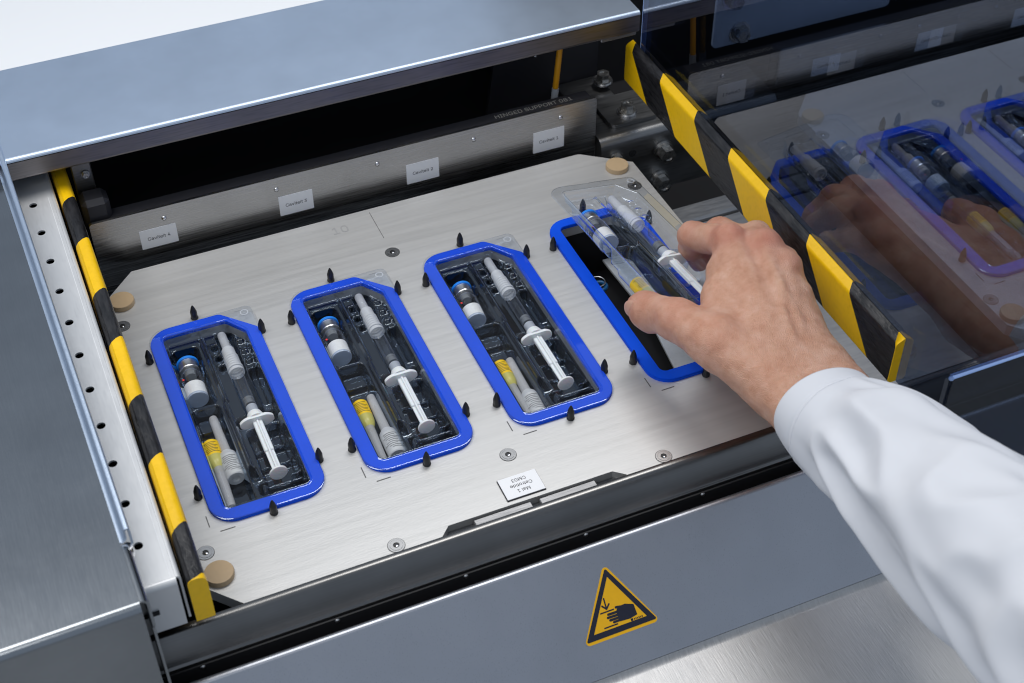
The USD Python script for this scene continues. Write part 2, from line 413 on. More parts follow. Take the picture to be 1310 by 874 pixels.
# ------------------------------------------------------------------ tool plate
tp = thing("tool_plate", "pale milled metal tool plate with four blue framed openings", "tool plate")
outline = Polygon([(-0.0175, -0.046), (0.0015, -0.0668), (0.4095, -0.0668), (0.4325, -0.044), (0.4325, 0.250), *arc(0.392, 0.2706, 0.008, 45, 90, 5), (0.0062, 0.2788), (-0.0150, 0.2565), (-0.0175, 0.252)])


def inner_open(i, g=0.0):
    x = i * PITCH
    p = Polygon([(x + 0.010, 0.0105), (x + 0.0700, 0.0105), (x + 0.0700, 0.1735), (x + 0.0585, 0.1905), (x + 0.010, 0.1905)])
    return p.buffer(-0.005).buffer(0.005, quad_segs=6).buffer(g)


def frame_outer(i):
    x = i * PITCH
    r = 0.0175
    p = Polygon([*arc(x + r, r, r, 180, 270, 9), *arc(x + FW - r, r, r, 270, 360, 9), *arc(x + FW - 0.006, 0.1725, 0.006, 0, 45, 4), *arc(x + 0.0535, 0.194, 0.006, 47, 90, 4), *arc(x + r, FL - r, r, 90, 180, 9)])
    return p


body = outline
for i in range(4):
    body = body.difference(inner_open(i, 0.0015))
recess = Polygon([(0.1335, -0.0680), (0.1350, -0.0655), (0.1415, -0.0590), (0.2615, -0.0592), (0.2690, -0.0655), (0.2700, -0.0680)])
body = body.difference(recess)
pl = part(tp, "plate", extr(body, -0.010, 0.0), "plate", smooth=20)
rc = part(tp, "handle_recess", extr(recess.buffer(-0.0002).intersection(sbox(0.1, -0.0666, 0.3, 0)), -0.0099, -0.0065), "steel_dark")
for x0, x1 in ((0.1585, 0.2000), (0.2060, 0.2475)):
    part(rc, "handle_block", bx(x0, x1, -0.0660, -0.0605, -0.0064, -0.0010, 0.0006), "steel_bed")
for i in range(4):
    ring = frame_outer(i).difference(inner_open(i))
    lo = extr(ring, 0.0, 0.0022)
    hi = extr(frame_outer(i).buffer(-0.0009).difference(inner_open(i, 0.0007)), 0.0022, 0.003)
    # bevel between the two steps: loft by hull of rings is not convex, so stack thin steps
    mid = [extr(frame_outer(i).buffer(-0.0009 * (1 - math.cos(a))).difference(inner_open(i, 0.0007 * (1 - math.cos(a)))), 0.0022 + 0.0008 * math.sin(a) - 0.00012, 0.0022 + 0.0008 * math.sin(a)) for a in (0.5, 0.9, 1.25)]
    part(tp, "seal_frame", cat_(lo, *mid, hi), "blue", smooth=55, label=f"blue frame around the {ORD[i]} opening")
pin = lathe([(0, 0), (0.0029, 0), (0.0029, 0.0012), (0.0026, 0.0016), (0.0026, 0.0064), (0.0023, 0.0076), (0.0015, 0.0104), (0.0006, 0.0125), (0, 0.0130)], 16)
for i in range(4):
    for px, py in ((0.0385, 0.2058), (0.0815, 0.1712), (-0.0038, 0.1714), (-0.0036, 0.0300), (0.0813, 0.0298), (0.0392, -0.0028)):
        part(tp, "pin", moved(pin, (i * PITCH + px, py, 0)), "pin")
knob = lathe([(0, -0.001), (0.0096, -0.001), (0.0098, 0.0032), (0.0093, 0.0042), (0, 0.0046)], 40)
for x, y in ((-0.0086, 0.2440), (-0.0075, -0.0390), (0.4162, 0.2475), (0.4162, -0.0390)):
    part(tp, "locating_button", moved(knob, (x, y, 0)), "beige")
for x, y in ((-0.0140, 0.2185), (-0.0112, -0.0176), (0.1044, -0.0609), (0.2022, -0.0171), (0.2999, -0.0610), (0.2027, 0.2188), (0.419, 0.2195)):
    s = part(tp, "screw", moved(cat_(extr(Point(0, 0).buffer(0.0056).difference(Point(0, 0).buffer(0.0044)), 0, 0.00035), extr(Point(0, 0).buffer(0.0042).difference(Point(0, 0).buffer(0.0022)), 0, 0.0005)), (x, y, 0.00004)), "screw")
    part(s, "socket", moved(extr(Point(0, 0).buffer(0.0021, quad_segs=3), 0, 0.00025), (x, y, 0.00004)), "pin")
    part(s, "added_glint", moved(m3.Manifold.sphere(0.0011, 10).scale([1, 1, 0.4]), (x + 0.0004, y - 0.0006, 0.0003)), "bright")  # bright bead added in place of a glint in the screw
    part(s, "groove", moved(extr(Point(0, 0).buffer(0.0060).difference(Point(0, 0).buffer(0.0056)), 0, 0.0001), (x, y, 0.00004)), "etch")
for i in range(4):
    x = i * PITCH
    for a, b, c, d in ((-0.0036, 0.0022, -0.0029, 0.0122), (0.0024, -0.0043, 0.0125, -0.0036)):
        part(tp, "etched_mark", bx(x + a, x + c, b, d, 0.00004, 0.0002, 0), "etch")
    for a, b, c, d in ((0.0680, 0.2003, 0.0755, 0.2009), (0.0815, 0.1820, 0.0820, 0.1925)):
        part(tp, "etched_mark", bx(x + a, x + c, b, d, 0.00004, 0.0002, 0), "etch_bright")
part(tp, "etched_number", text("10", 0.0085, (0.1735, 0.2625, 0.00012), 0.00012), "etch_bright")
part(tp, "etched_line", bx(0.2023, 0.2027, 0.2385, 0.2745, 0.00004, 0.00015, 0), "etch")
lab = part(tp, "label_plate", bx(0.1857, 0.2133, -0.0556, -0.0369, 0.00005, 0.0012, 0), "paper", label="white label reading Mal 1 Cetrotide CM03, upside down")
part(lab, "label_border", extr(sbox(0.1852, -0.0561, 0.2135, -0.0369).difference(sbox(0.1857, -0.0556, 0.2133, -0.0368)), 0.00005, 0.0009), "ink")
for s, y in (("Mal 1", -0.0508), ("Cetrotide", -0.0460), ("CM03", -0.0412)):
    part(lab, "print", text(s, 0.0027, (0.1995, y, 0.00125), 0.0001, turn=math.pi), "ink")

# dark die under the openings
die = thing("die_block", "black hollow die pockets beneath the blue framed openings", "die")
for i in range(4):
    if i < 3:
        wall = inner_open(i, 0.006).difference(inner_open(i, 0.0035))
        part(die, "pocket", cat_(extr(wall, -0.040, -0.0102), extr(inner_open(i, 0.006), -0.042, -0.0401)), "void")
wall = inner_open(3, 0.006).difference(inner_open(3, 0.0035))
part(die, "pocket", extr(wall, -0.060, -0.0102), "void")
part(die, "pocket_floor", bx(0.30, 0.43, -0.01, 0.21, -0.066, -0.0605, 0), "void")
x3 = 3 * PITCH
part(die, "lower_sheet", extr(Polygon([(x3 + 0.036, 0.0085), (x3 + 0.0722, 0.0085), (x3 + 0.0722, 0.188), (x3 + 0.0500, 0.188), (x3 + 0.0530, 0.112), (x3 + 0.0435, 0.0420)]), -0.0445, -0.0425), "pale_sheet")
hc = thing("hose_clip", "small blue hose end with metal clip inside the empty opening", "hose clip")
part(hc, "hose", faced(m3.Manifold(m3.Mesh(vert_properties=np.array(trimesh.creation.torus(0.0050, 0.0018, 24, 12).vertices, np.float32), tri_verts=np.array(trimesh.creation.torus(0.0050, 0.0018, 24, 12).faces, np.uint32))), (x3 + 0.0300, 0.152, -0.036)), "hose_blue")
part(hc, "clip", moved(trimesh.creation.torus(0.0062, 0.0006, 24, 8), (x3 + 0.0290, 0.155, -0.033)), "screw")

# ------------------------------------------------------------------ bed, bracket and rails right of the plate
bd = thing("machine_bed", "dull grey steel bed with stepped rails right of the tool plate", "machine bed")
part(bd, "bed_sheet", bx(0.4345, 0.5970, -0.0660, 0.1860, -0.052, -0.0455, 0.001), "steel_bed")
part(bd, "step", bx(0.4345, 0.5970, 0.1865, 0.2050, -0.052, -0.0475, 0.001), "steel_bed")
part(bd, "step", bx(0.4345, 0.5970, 0.2055, 0.2275, -0.056, -0.0435, 0.002), "steel_bed")
part(bd, "void_floor", bx(0.40, 0.5970, 0.2285, 0.30, -0.12, -0.115, 0), "void")
mb = thing("mounting_bracket", "steel bracket, coloured darker for shade, with hexagon bolts at the back right corner", "bracket")  # darker steel puts the shade under the cover into the colour
part(mb, "rear_shelf", bx(0.4200, 0.4640, 0.3435, 0.3840, -0.008, -0.0005, 0.001), "steel_dark")
prof = [(0.2850, -0.068), (0.2850, -0.0100), *arc(0.2935, -0.0085, 0.0085, 180, 90, 8)[1:], (0.343, 0.0), (0.343, -0.010), (0.297, -0.010), (0.297, -0.068)]
part(mb, "angle", sweep_x(prof, 0.4200, 0.5970), "steel_dark")
part(mb, "foot_plate", extr(rrect(0.4365, 0.4830, 0.299, 0.3425, 0.006), 0.0002, 0.0040), "steel_dark")
for x, y in ((0.4580, 0.3130), (0.4595, 0.3650)):
    b = part(mb, "bolt", faced(hexbolt(0.0062, 0.0085, 1.3), (x, y, 0.0050)), "bolt")
    part(b, "washer", faced(m3.Manifold.cylinder(0.0014, 0.0092, 0.0092, 32), (x, y, 0.0041)), "bright")
for x, z in ((0.4815, -0.0245), (0.4800, -0.0570)):
    b = part(mb, "bolt", faced(hexbolt(0.0075, 0.0110, 1.15), (x, 0.2835, z), "-y"), "bolt")
    part(b, "washer", faced(m3.Manifold.cylinder(0.0014, 0.0100, 0.0100, 32), (x, 0.2848, z), "-y"), "screw")
part(mb, "nut", faced(hexbolt(0.0062, 0.006, 1.2), (0.4350, 0.2848, -0.0215), "-y"), "bolt")
part(mb, "hole", faced(m3.Manifold.cylinder(0.0004, 0.0036, 0.0036, 20), (0.4510, 0.2848, -0.0195), "-y"), "void")

# ------------------------------------------------------------------ front: rail, slot, panel, shelf
fr = thing("front_rail", "dark curved steel rail along the front edge of the tool plate", "rail")
prof = [(-0.0670, 0.0012), (-0.0678, 0.0018), (-0.0705, 0.0018), (-0.0722, 0.0012), *[(-0.0728 - 0.0088 * t ** 0.85, 0.0004 - 0.0186 * t ** 1.2) for t in np.linspace(0.02, 1, 10)], (-0.0822, -0.0188), (-0.0829, -0.0193), (-0.0834, -0.0204), (-0.0834, -0.075), (-0.0815, -0.075), (-0.0700, -0.012), (-0.0670, -0.012)]
part(fr, "rail", sweep_x([p for p in prof], -0.40, 1.10), "rail", smooth=40)
part(fr, "slot_floor", bx(-0.40, 1.10, -0.0990, -0.0860, -0.075, -0.058, 0), "void")
sl = part(fr, "slot_face", bx(-0.40, 1.10, -0.0850, -0.0836, -0.0575, -0.0218, 0), "black")
for x in (-0.034, 0.054, 0.1428, 0.2301, 0.3195, 0.405):
    part(fr, "screw", faced(m3.Manifold.sphere(0.0019, 14).scale([1, 1, 0.7]), (x, -0.0851, -0.0236), "-y"), "screw")
C43, S43 = math.cos(math.radians(43)), math.sin(math.radians(43))


def onpanel(u, n=0.0):
    return (-0.100 + u * S43 - n * C43, -0.020 + u * C43 + n * S43)


fp = thing("apron", "sloping blue grey steel front of the machine below the rail, with pale shelf", "apron")
a = [(-0.0958, -0.060), (-0.0958, -0.0225), *[(-0.0983 + 0.0026 * math.cos(t), -0.0218 + 0.0026 * math.sin(t)) for t in np.linspace(0, math.radians(133), 7)], onpanel(-0.0845)]
part(fp, "front_sheet", sweep_x(sheet(a, 0.0016), -0.40, 1.10), "steel_panel", smooth=50)
q0 = np.array(onpanel(-0.0860))
rf = 0.0075
nrm = np.array([-C43, S43])
cen = q0 + rf * nrm
b = [tuple(cen + rf * np.array([math.cos(t), math.sin(t)])) for t in np.linspace(math.radians(-43 + 0), math.radians(-90), 9)]
b = [tuple(np.array(b[0]) + 0.0012 * np.array([S43, C43])), *b, (-0.60, b[-1][1])]
part(fp, "shelf_sheet", sweep_x(sheet(b, 0.0016), -0.6, 1.10), "shelf", smooth=50, label="pale brushed steel shelf at the foot of the sloping front")

# warning sign on the front panel, coordinates in millimetres along the panel
ws = thing("warning_sign", "yellow triangular crushed hand warning sticker on the sloping front panel", "sign")


def onpan(poly, n0, n1):
    m = extr(affinity.scale(poly, 0.001, 0.001, origin=(0, 0)), n0, n1)
    v = m.vertices.copy()
    y = -0.100 + v[:, 1] * S43 - v[:, 2] * C43
    z = -0.020 + v[:, 1] * C43 + v[:, 2] * S43
    m.vertices = np.stack([v[:, 0], y, z], 1)
    return m


T = Polygon([(205.0, -61.4), (258.6, -61.4), (231.75, -13.9)])
ctr = Polygon([(208.0, -58.4), (255.5, -58.4), (231.75, -17.0)])
part(ws, "backing", onpan(ctr.buffer(2.6, quad_segs=6), 0.0009, 0.0011), "sign_y")
blk = Polygon([(207.2, -58.0), (256.4, -58.0), (231.75, -16.6)]).buffer(0.9, quad_segs=5)
inn = Polygon([(212.1, -54.9), (251.4, -54.9), (231.75, -20.8)])
part(ws, "border", onpan(blk.difference(inn), 0.00112, 0.0012), "sign_k")
hand = unary_union([Polygon([(233.6, -42.6), (238.5, -42.3), (244.3, -44.4), (244.9, -51.4), (239.5, -52.4), (232.4, -51.9), (231.6, -45)]).buffer(0.3),
                    LineString([(232.0, -42.3), (236.2, -43.0)]).buffer(0.85), LineString([(225.5, -45.2), (233.5, -45.4)]).buffer(0.85), LineString([(224.7, -47.2), (233, -47.5)]).buffer(0.85),
                    LineString([(225.9, -49.3), (233, -49.5)]).buffer(0.85), LineString([(228.0, -51.3), (233, -51.3)]).buffer(0.8)])
part(ws, "hand_symbol", onpan(hand, 0.00112, 0.0012), "sign_k")
part(ws, "bar_symbol", onpan(sbox(220.2, -43.4, 230.4, -42.5), 0.00112, 0.0012), "sign_k")
part(ws, "bar_symbol", onpan(sbox(220.2, -53.6, 230.4, -52.7), 0.00112, 0.0012), "sign_k")
part(ws, "arrow_symbol", onpan(unary_union([LineString([(225.35, -34), (225.4, -40.6)]).buffer(0.5), LineString([(222.8, -38.4), (225.4, -41.3), (227.9, -38.5)]).buffer(0.55)]), 0.00112, 0.0012), "sign_k")
part(ws, "print", onpan(unary_union([sbox(239.8, -54.7, 241.4, -53.0), *[sbox(242.1 + k * 1.15, -54.5, 242.8 + k * 1.15, -53.4 + 0.2 * (k % 2)) for k in range(6)]]), 0.00112, 0.0012), "sign_k")

# ------------------------------------------------------------------ left side: perforated sheet, striped bar, steel hood
ss = thing("side_sheet", "pale steel side sheet with a row of holes left of the tool plate", "side sheet")
top = sbox(-0.106, -0.0880, -0.0362, 0.352)
for k in range(11):
    top = top.difference(Point(-0.0509, -0.0221 - 0.0351 + 0.0351 * k).buffer(0.0029))
part(ss, "top", extr(top, 0.0716, 0.0730), "side_sheet")
part(ss, "front_fold", sweep_x(sheet([(-0.0880, 0.0723), *arc(-0.0880, 0.0695, 0.0028, 90, 180, 6)[1:], (-0.0911, 0.0330)], 0.0014), -0.106, -0.0362), "side_sheet", smooth=50)
part(ss, "edge_fold", sweep_y(sheet([(-0.0362, 0.0723), *arc(-0.0362, 0.0700, 0.0023, 90, 0, 6)[1:], (-0.0337, 0.0330)], 0.0014), -0.0880, 0.352), "side_sheet", smooth=50)
part(ss, "scribed_line", bx(-0.03900, -0.03870, -0.087, 0.30, 0.07302, 0.0731, 0), "paper")
part(ss, "under_box", bx(-0.100, -0.0370, -0.0830, 0.345, 0.034, 0.064, 0), "void")
part(ss, "front_slot", bx(-0.0625, -0.0500, -0.0928, -0.0919, 0.0500, 0.0532, 0), "void")


def stripes(th, prof, cuts, slant, names=("yellow_stripe", "black_stripe"), first=0):
    """Pieces of a bar along y whose ends are slanted: prof is the closed (x, z) outline, slant(x, z) shifts the cut in y."""
    prof = np.array(prof)
    n = len(prof)
    sh = np.array([slant(x, z) for x, z in prof])
    for k in range(len(cuts) - 1):
        y0 = np.maximum(cuts[k] + sh, cuts[0] + 0.0006 * k) if k else np.full(n, cuts[0])
        y1 = np.maximum(cuts[k + 1] + sh, cuts[0] + 0.0006 * (k + 1)) if k < len(cuts) - 2 else np.full(n, cuts[-1])
        y0, y1 = np.minimum(y0, cuts[-1] - 0.0006 * (len(cuts) - 1 - k)), np.minimum(y1, cuts[-1] - 0.0006 * (len(cuts) - 2 - k))
        a = np.stack([prof[:, 0], y0, prof[:, 1]], 1)
        b = np.stack([prof[:, 0], y1, prof[:, 1]], 1)
        v = np.vstack([a, b])
        q = [[i, (i + 1) % n, n + (i + 1) % n, n + i] for i in range(n)]
        tri = [[i, j, k2] for i, j, k2 in q_to_t(q)]
        caps = trimesh.creation.triangulate_polygon(Polygon(prof), engine="earcut")[1] % n
        f = np.vstack([tri, caps[:, ::-1], caps + n])
        m = trimesh.Trimesh(v, f, process=False)
        m.fix_normals()
        yk = (k + first) % 2
        part(th, names[yk], m, ("stripe_y", "stripe_k")[yk], smooth=35)


def q_to_t(q):
    for a, b, c, d in q:
        yield a, b, c
        yield a, c, d


lbar = thing("striped_bumper", "yellow and black striped bumper strip left of the tool plate", "bumper strip", group=None)
pf = [(-0.0310, 0.0350), (-0.0312, 0.0695), (-0.0306, 0.0715), (-0.0285, 0.0732), (-0.0250, 0.0734), (-0.0218, 0.0722), (-0.0202, 0.0700), (-0.0196, 0.0660), (-0.0196, 0.0350)]
stripes(lbar, pf, [-0.0945, -0.0935, -0.0515, 0.0085, 0.0642, 0.1243, 0.1782, 0.2388, 0.2915, 0.345], lambda x, z: 0.75 * (x + 0.0256), first=0)
rbar = thing("striped_bumper", "yellow and black striped bumper along the bottom of the glass guard", "bumper strip")
pf = [(0.4628, 0.0345), (0.4628, 0.0742), (0.4620, 0.0744), (0.4572, 0.0716), (0.4562, 0.0702), (0.4560, 0.0680), (0.4560, 0.0370), (0.4568, 0.0352), (0.4578, 0.0345)]
stripes(rbar, pf, [-0.0890, -0.0817, -0.0254, 0.0315, 0.0892, 0.1466, 0.2016, 0.2611, 0.3120, 0.3180], lambda x, z: 0.95 * (z - 0.0740) - (0.002 if x < 0.4615 else 0), first=0)

# hood in the left foreground
hd = thing("steel_hood", "large grey steel hood in the left foreground with raised bright edge", "hood")
ang = 1.15
Rz = trimesh.transformations.rotation_matrix(math.radians(ang), [0, 0, 1], [-0.0520, -0.0755, 0])


def hood(m):
    m = trimesh.Trimesh(*meshkit.arrays(m)[:2], process=False)
    m.apply_transform(Rz)
    return m


pts = sheet([(0.291, 0.108), (0.2903, 0.1003), *arc(-0.1195, 0.0963, 0.0040, 90, 180, 8), (-0.1235, -0.05)], 0.0015)
part(hd, "top", hood(sweep_x(pts, -0.60, -0.0602)), "steel_hood", smooth=50)
part(hd, "edge_bend", hood(sweep_y(sheet([(-0.0602, 0.1003), *arc(-0.0602, 0.0961, 0.0042, 90, 5, 6)[1:], (-0.0560, 0.0760)], 0.0015), -0.1195, -0.0780)), "steel_hood", smooth=50)
fin = sheet([(-0.0602, 0.1003), *arc(-0.0602, 0.1040, 0.0037, -90, -5, 5)[1:], (-0.0564, 0.1090), *arc(-0.0550, 0.1090, 0.0014, 180, 0, 7), (-0.0536, 0.0970)], 0.0013)
part(hd, "raised_edge", hood(sweep_y(fin, -0.0750, 0.335)), "steel_cover", smooth=50)
part(hd, "side", hood(sweep_y(sheet([(-0.0565, 0.0755), (-0.0565, -0.05)], 0.0015), -0.1195, -0.0890)), "steel_hood")
part(hd, "end_curl", hood(moved(lathe([(0, 0), (0.0032, 0), (0.0037, 0.004), (0.0032, 0.0078), (0, 0.0083)], 18), (-0.0572, -0.0775, 0.0915))), "bright")
part(hd, "back_fold", hood(bx(-0.60, -0.0582, 0.2925, 0.3030, 0.080, 0.093, 0.002)), "steel_dark")

# ------------------------------------------------------------------ glass guard on the right with the dark machine behind it
gw = thing("glass_guard", "tinted clear guard window reflecting the tray, frames and hand", "guard window")
pane = extr(Polygon([(-0.1325, 0.0340), (0.3045, 0.0340), (0.3045, 0.37), (-0.3555, 0.37), (-0.1325, 0.0765)]), 0, 0.005)
pane.vertices = pane.vertices[:, [2, 0, 1]] + [0.4631, 0, 0]
part(gw, "side_pane", pane, "window", smooth=False)
part(gw, "front_pane", bx(0.4685, 1.05, -0.1345, -0.1300, -0.045, 0.0750, 0.0004), "window_front", smooth=False)
part(gw, "bright_edge", bx(0.4685, 1.05, -0.1347, -0.1298, 0.0751, 0.0760, 0.0003), "glass_edge", smooth=False)
part(gw, "corner_cap", moved(m3.Manifold.sphere(0.0019, 14), (0.4672, -0.1335, 0.0758)), "glass_edge")
part(gw, "back_edge", bx(0.4631, 0.4681, 0.3047, 0.3056, 0.034, 0.37, 0.0003), "glass_edge", smooth=False)
ip = thing("inner_panel", "pale blue panel with bolt behind the top of the glass guard", "panel")
part(ip, "sheet", upright(extr(rrect(0.5445, 0.7300, 0.0430, 0.40, 0.004), 0, 0.003), 0.3235), "inner_sheen")
for x, z in ((0.5705, 0.0545), (0.5600, 0.0900)):
    b = part(ip, "bolt", faced(hexbolt(0.0066, 0.0085, 1.2), (x, 0.3190, z), "-y"), "bolt")
    part(b, "washer", faced(m3.Manifold.cylinder(0.0014, 0.0105, 0.0105, 32), (x, 0.3204, z), "-y"), "bright")

# the neighbouring station, dimly seen through the guard
ST2 = 0.6163
copy(tp, "second tool plate seen dimly through the tinted guard at right", T4((ST2, 0, 0)))
copy(die, "black die pockets of the station behind the tinted guard", T4((ST2, 0, 0)))
copy(bp, "second upright back panel with labels seen through the tinted guard", T4((ST2, 0, 0)))

# ------------------------------------------------------------------ blister tray: a thermoformed sheet, heights in millimetres above the plate


def smin(a, b, k):
    h = np.clip(0.5 + 0.5 * (b - a) / k, 0, 1)
    return b * (1 - h) + a * h - k * h * (1 - h)


def smax(a, b, k):
    return -smin(-a, -b, k)


def sd_rect(u, v, u0, u1, v0, v1, r=2.0):
    dx, dy = np.abs(u - (u0 + u1) / 2) - (u1 - u0) / 2 + r, np.abs(v - (v0 + v1) / 2) - (v1 - v0) / 2 + r
    return np.hypot(np.maximum(dx, 0), np.maximum(dy, 0)) + np.minimum(np.maximum(dx, dy), 0) - r


def pocket(h, d, depth, wall=2.2, k=1.2):
    """Presses a pocket of outline d (signed distance, mm) down to the given height."""
    t = np.clip(-d / wall, 0, 1)
    t = t * t * (3 - 2 * t)
    bead = 0.45 * np.exp(-((d - 0.3) / 0.75) ** 2) * np.clip((h + 6.5) / 1.5, 0, 1)
    return h + np.minimum(depth - h, 0) * t + bead


def boss(h, d, height, wall=2.0):
    t = np.clip(-d / wall, 0, 1)
    t = t * t * (3 - 2 * t)
    return h + np.maximum(height - h, 0) * t + 0.45 * np.exp(-((d + wall) / 0.7) ** 2) * (height > h)


def tray_mesh():
    nu, nv = 162, 398
    U, V = np.meshgrid(np.linspace(-0.6, 80.6, nu), np.linspace(-0.4, 200.8, nv), indexing="ij")
    # outside the rounded outline, snap to it
    def rim_d(u, v):
        return np.where((u > 40) & (v > 100), sd_rect(u, v, -0.6, 80.6, -0.4, 200.8, 5), sd_rect(u, v, -0.6, 80.6, -0.4, 200.2, 16))

    for _ in range(5):
        d = rim_d(U, V)
        e = 0.05
        gx = (rim_d(U + e, V) - d) / e
        gy = (rim_d(U, V + e) - d) / e
        out = d > 0
        U, V = np.where(out, U - gx * d, U), np.where(out, V - gy * d, V)
    h = np.full(U.shape, 3.45)
    ins = sd_rect(U, V, 10.2, 69.8, 10.7, 190.3, 4)
    ins = np.maximum(ins, ((U - 70) * 17 + (V - 173.5) * 11.5) / math.hypot(17, 11.5))
    h = pocket(h, ins, -4.0, 2.6)
    h = h + 0.55 * np.exp(-((ins - 0.2) / 0.65) ** 2)
    # vial pocket
    dv = sd_rect(U, V, 12.6, 33.0, 116, 180, 5)
    trough = -8.0 - np.sqrt(np.maximum(9.4 ** 2 - (U - 22.5) ** 2, 0.0))
    t = np.clip(-dv / 2.0, 0, 1)
    h = h + np.minimum(np.maximum(trough, -17.2) - h, 0) * (t * t * (3 - 2 * t))
    h = boss(h, sd_rect(U, V, 12.0, 17, 150, 153, 1.4), -6)
    h = boss(h, sd_rect(U, V, 28.5, 34, 150, 153, 1.4), -6)
    # syringe channel with steps on both sides
    h = pocket(h, sd_rect(U, V, 47.0, 61.0, 20, 187.5, 5), -12.0, 2.4)
    for v0, v1 in ((145, 152), (156, 163), (168, 175)):
        h = boss(h, sd_rect(U, V, 60.0, 68.0, v0, v1, 3.0), -1.5, 2.2)
        h = pocket(h, sd_rect(U, V, 41.0, 47.5, v0, v1, 2.5), -10.0, 2.0)
    h = pocket(h, sd_rect(U, V, 60.5, 68.5, 100, 140, 2.5), -14.0, 1.8)
    h = pocket(h, sd_rect(U, V, 39.0, 67.5, 82, 94.5, 3.0), -15.0, 1.8)
    h = pocket(h, sd_rect(U, V, 42.0, 67.0, 29, 80, 3.0), -15.5, 2.2)
    for v0 in (46, 62):
        h = boss(h, sd_rect(U, V, 42.0, 67.0, v0, v0 + 3.4, 1.2), -11.0, 1.2)
    # needle pocket with a raised step
    h = pocket(h, sd_rect(U, V, 12.0, 32.5, 13.0, 114.0, 5), -18.5, 2.2)
    h = boss(h, sd_rect(U, V, 13.0, 31.5, 97.0, 112.0, 3), -13.5, 1.8)
    h = boss(h, sd_rect(U, V, 19.0, 31.0, 13.5, 19.0, 2), -13.5, 1.8)
    # dividing wall and its notch
    h = boss(h, sd_rect(U, V, 34.2, 38.6, 44, 112, 1.5), -1.0, 1.5)
    h = pocket(h, sd_rect(U, V, 34.0, 39.8, 32, 45, 1.5), -13.0, 1.6)
    h = boss(h, sd_rect(U, V, 35.5, 39.5, 112, 186, 1.5), -0.6, 1.6)
    # cross bar and stop at the front
    h = pocket(h, sd_rect(U, V, 36.0, 68.5, 12.5, 28.5, 2.0), -15.0, 1.6)
    h = boss(h, sd_rect(U, V, 40.0, 68.5, 20.0, 25.5, 2.0), -3.5, 1.8)
    h = boss(h, sd_rect(U, V, 37.0, 43.0, 16.0, 27.0, 2.5), -1.5, 2.0)
    rim = np.clip(1 + rim_d(U, V) / 0.9, 0, 1)
    h = h - 0.5 * rim
    h = h + 0.6 * np.clip(1 - np.hypot(U - 74, V - 192.5) / 3.4, 0, 1) ** 0.5 * (np.hypot(U - 74, V - 192.5) < 3.4)
    from scipy.ndimage import gaussian_filter
    h = gaussian_filter(h, 0.8, mode="nearest")
    Pn = np.stack([U, V, h], -1).reshape(-1, 3) / 1000.0
    i, j = np.meshgrid(np.arange(nu - 1), np.arange(nv - 1), indexing="ij")
    q = np.stack([i * nv + j, (i + 1) * nv + j, (i + 1) * nv + j + 1, i * nv + j + 1], -1).reshape(-1, 4)
    f = np.vstack([q[:, [0, 1, 2]], q[:, [0, 2, 3]]])
    a, b, c = Pn[f[:, 0]], Pn[f[:, 1]], Pn[f[:, 2]]
    f = f[np.linalg.norm(np.cross(b - a, c - a), axis=1) > 1e-12]
    return trimesh.Trimesh(Pn, f, process=False)


def euler(rx, ry, rz):
    E_ = trimesh.transformations.euler_matrix(rx, ry, rz, "sxyz")
    return E_


HELD = T4([0.3690, 0.0990, 0.0400]) @ euler(-0.0950, 0.1668, 0.0230) @ T4([-0.04, -0.10, 0.0])
POSE = [T4([0, 0, 0]), T4([PITCH, 0, 0]), T4([2 * PITCH, 0, 0]), HELD]
WHERE = ["in the leftmost blue frame", "in the second blue frame from the left", "in the third blue frame from the left", "in the tray held by the hand"]
tray0 = thing("blister_tray", "clear blister tray lying " + WHERE[0], "blister tray", group="clear blister trays", matrix=POSE[0])
part(tray0, "formed_sheet", tray_mesh(), "tray", smooth=True)
part(tray0, "peel_dot", moved(extr(Point(0, 0).buffer(0.0032).difference(Point(0, 0).buffer(0.0024)), 0, 0.0003), (0.074, 0.1925, 0.0042)), "frost")
for i in (1, 2):
    copy(tray0, "clear blister tray lying " + WHERE[i], POSE[i])
copy(tray0, "clear plastic blister tray lifted out by the hand above the empty frame", POSE[3])


def along(x0, y0, x1, y1, z0, z1=None):
    """Matrix that lays a thing built along +y from its origin between two points (mm)."""
    a, b = np.array([x0, y0, z0]) / 1000, np.array([x1, y1, z0 if z1 is None else z1]) / 1000
    y = (b - a) / np.linalg.norm(b - a)
    x = np.cross(y, [0, 0, 1])
    x /= np.linalg.norm(x)
    z = np.cross(x, y)
    m = np.eye(4)
    m[:3, 0], m[:3, 1], m[:3, 2], m[:3, 3] = x, y, z, a
    return m


mm = lambda pts: [(r / 1000, t / 1000) for r, t in pts]

# ---- vial: lies with its bottom towards the front
vial_at = [(20.0, 126.5, 22.0, 168, -8.0), (20.6, 126.0, 22.6, 168, -8.0), (19.5, 123.5, 22.6, 165, -8.0), (20.0, 125.0, 22.4, 166, -8.0)]
vial0 = thing("vial", "glass vial with blue cap " + WHERE[0], "vial", group="glass vials with blue caps", matrix=POSE[0] @ along(*vial_at[0]))
part(vial0, "glass_body", lathe(mm([(0, 0.3), (7.2, 0.2), (8.3, 1.2), (8.5, 3), (8.5, 24), (8.0, 27), (5.6, 30), (5.2, 32)]), 32, "y"), "glass", smooth=40)
part(vial0, "powder", lathe(mm([(0, 3.2), (7.6, 3.2), (7.8, 4.5), (7.8, 14.8), (7.0, 15.6), (0, 15.2)]), 32, "y"), "cake", smooth=50)
part(vial0, "base", lathe(mm([(0, 1.4), (7.6, 1.2), (7.9, 2.0), (7.9, 3.0), (0, 3.0)]), 32, "y"), "glass_base")
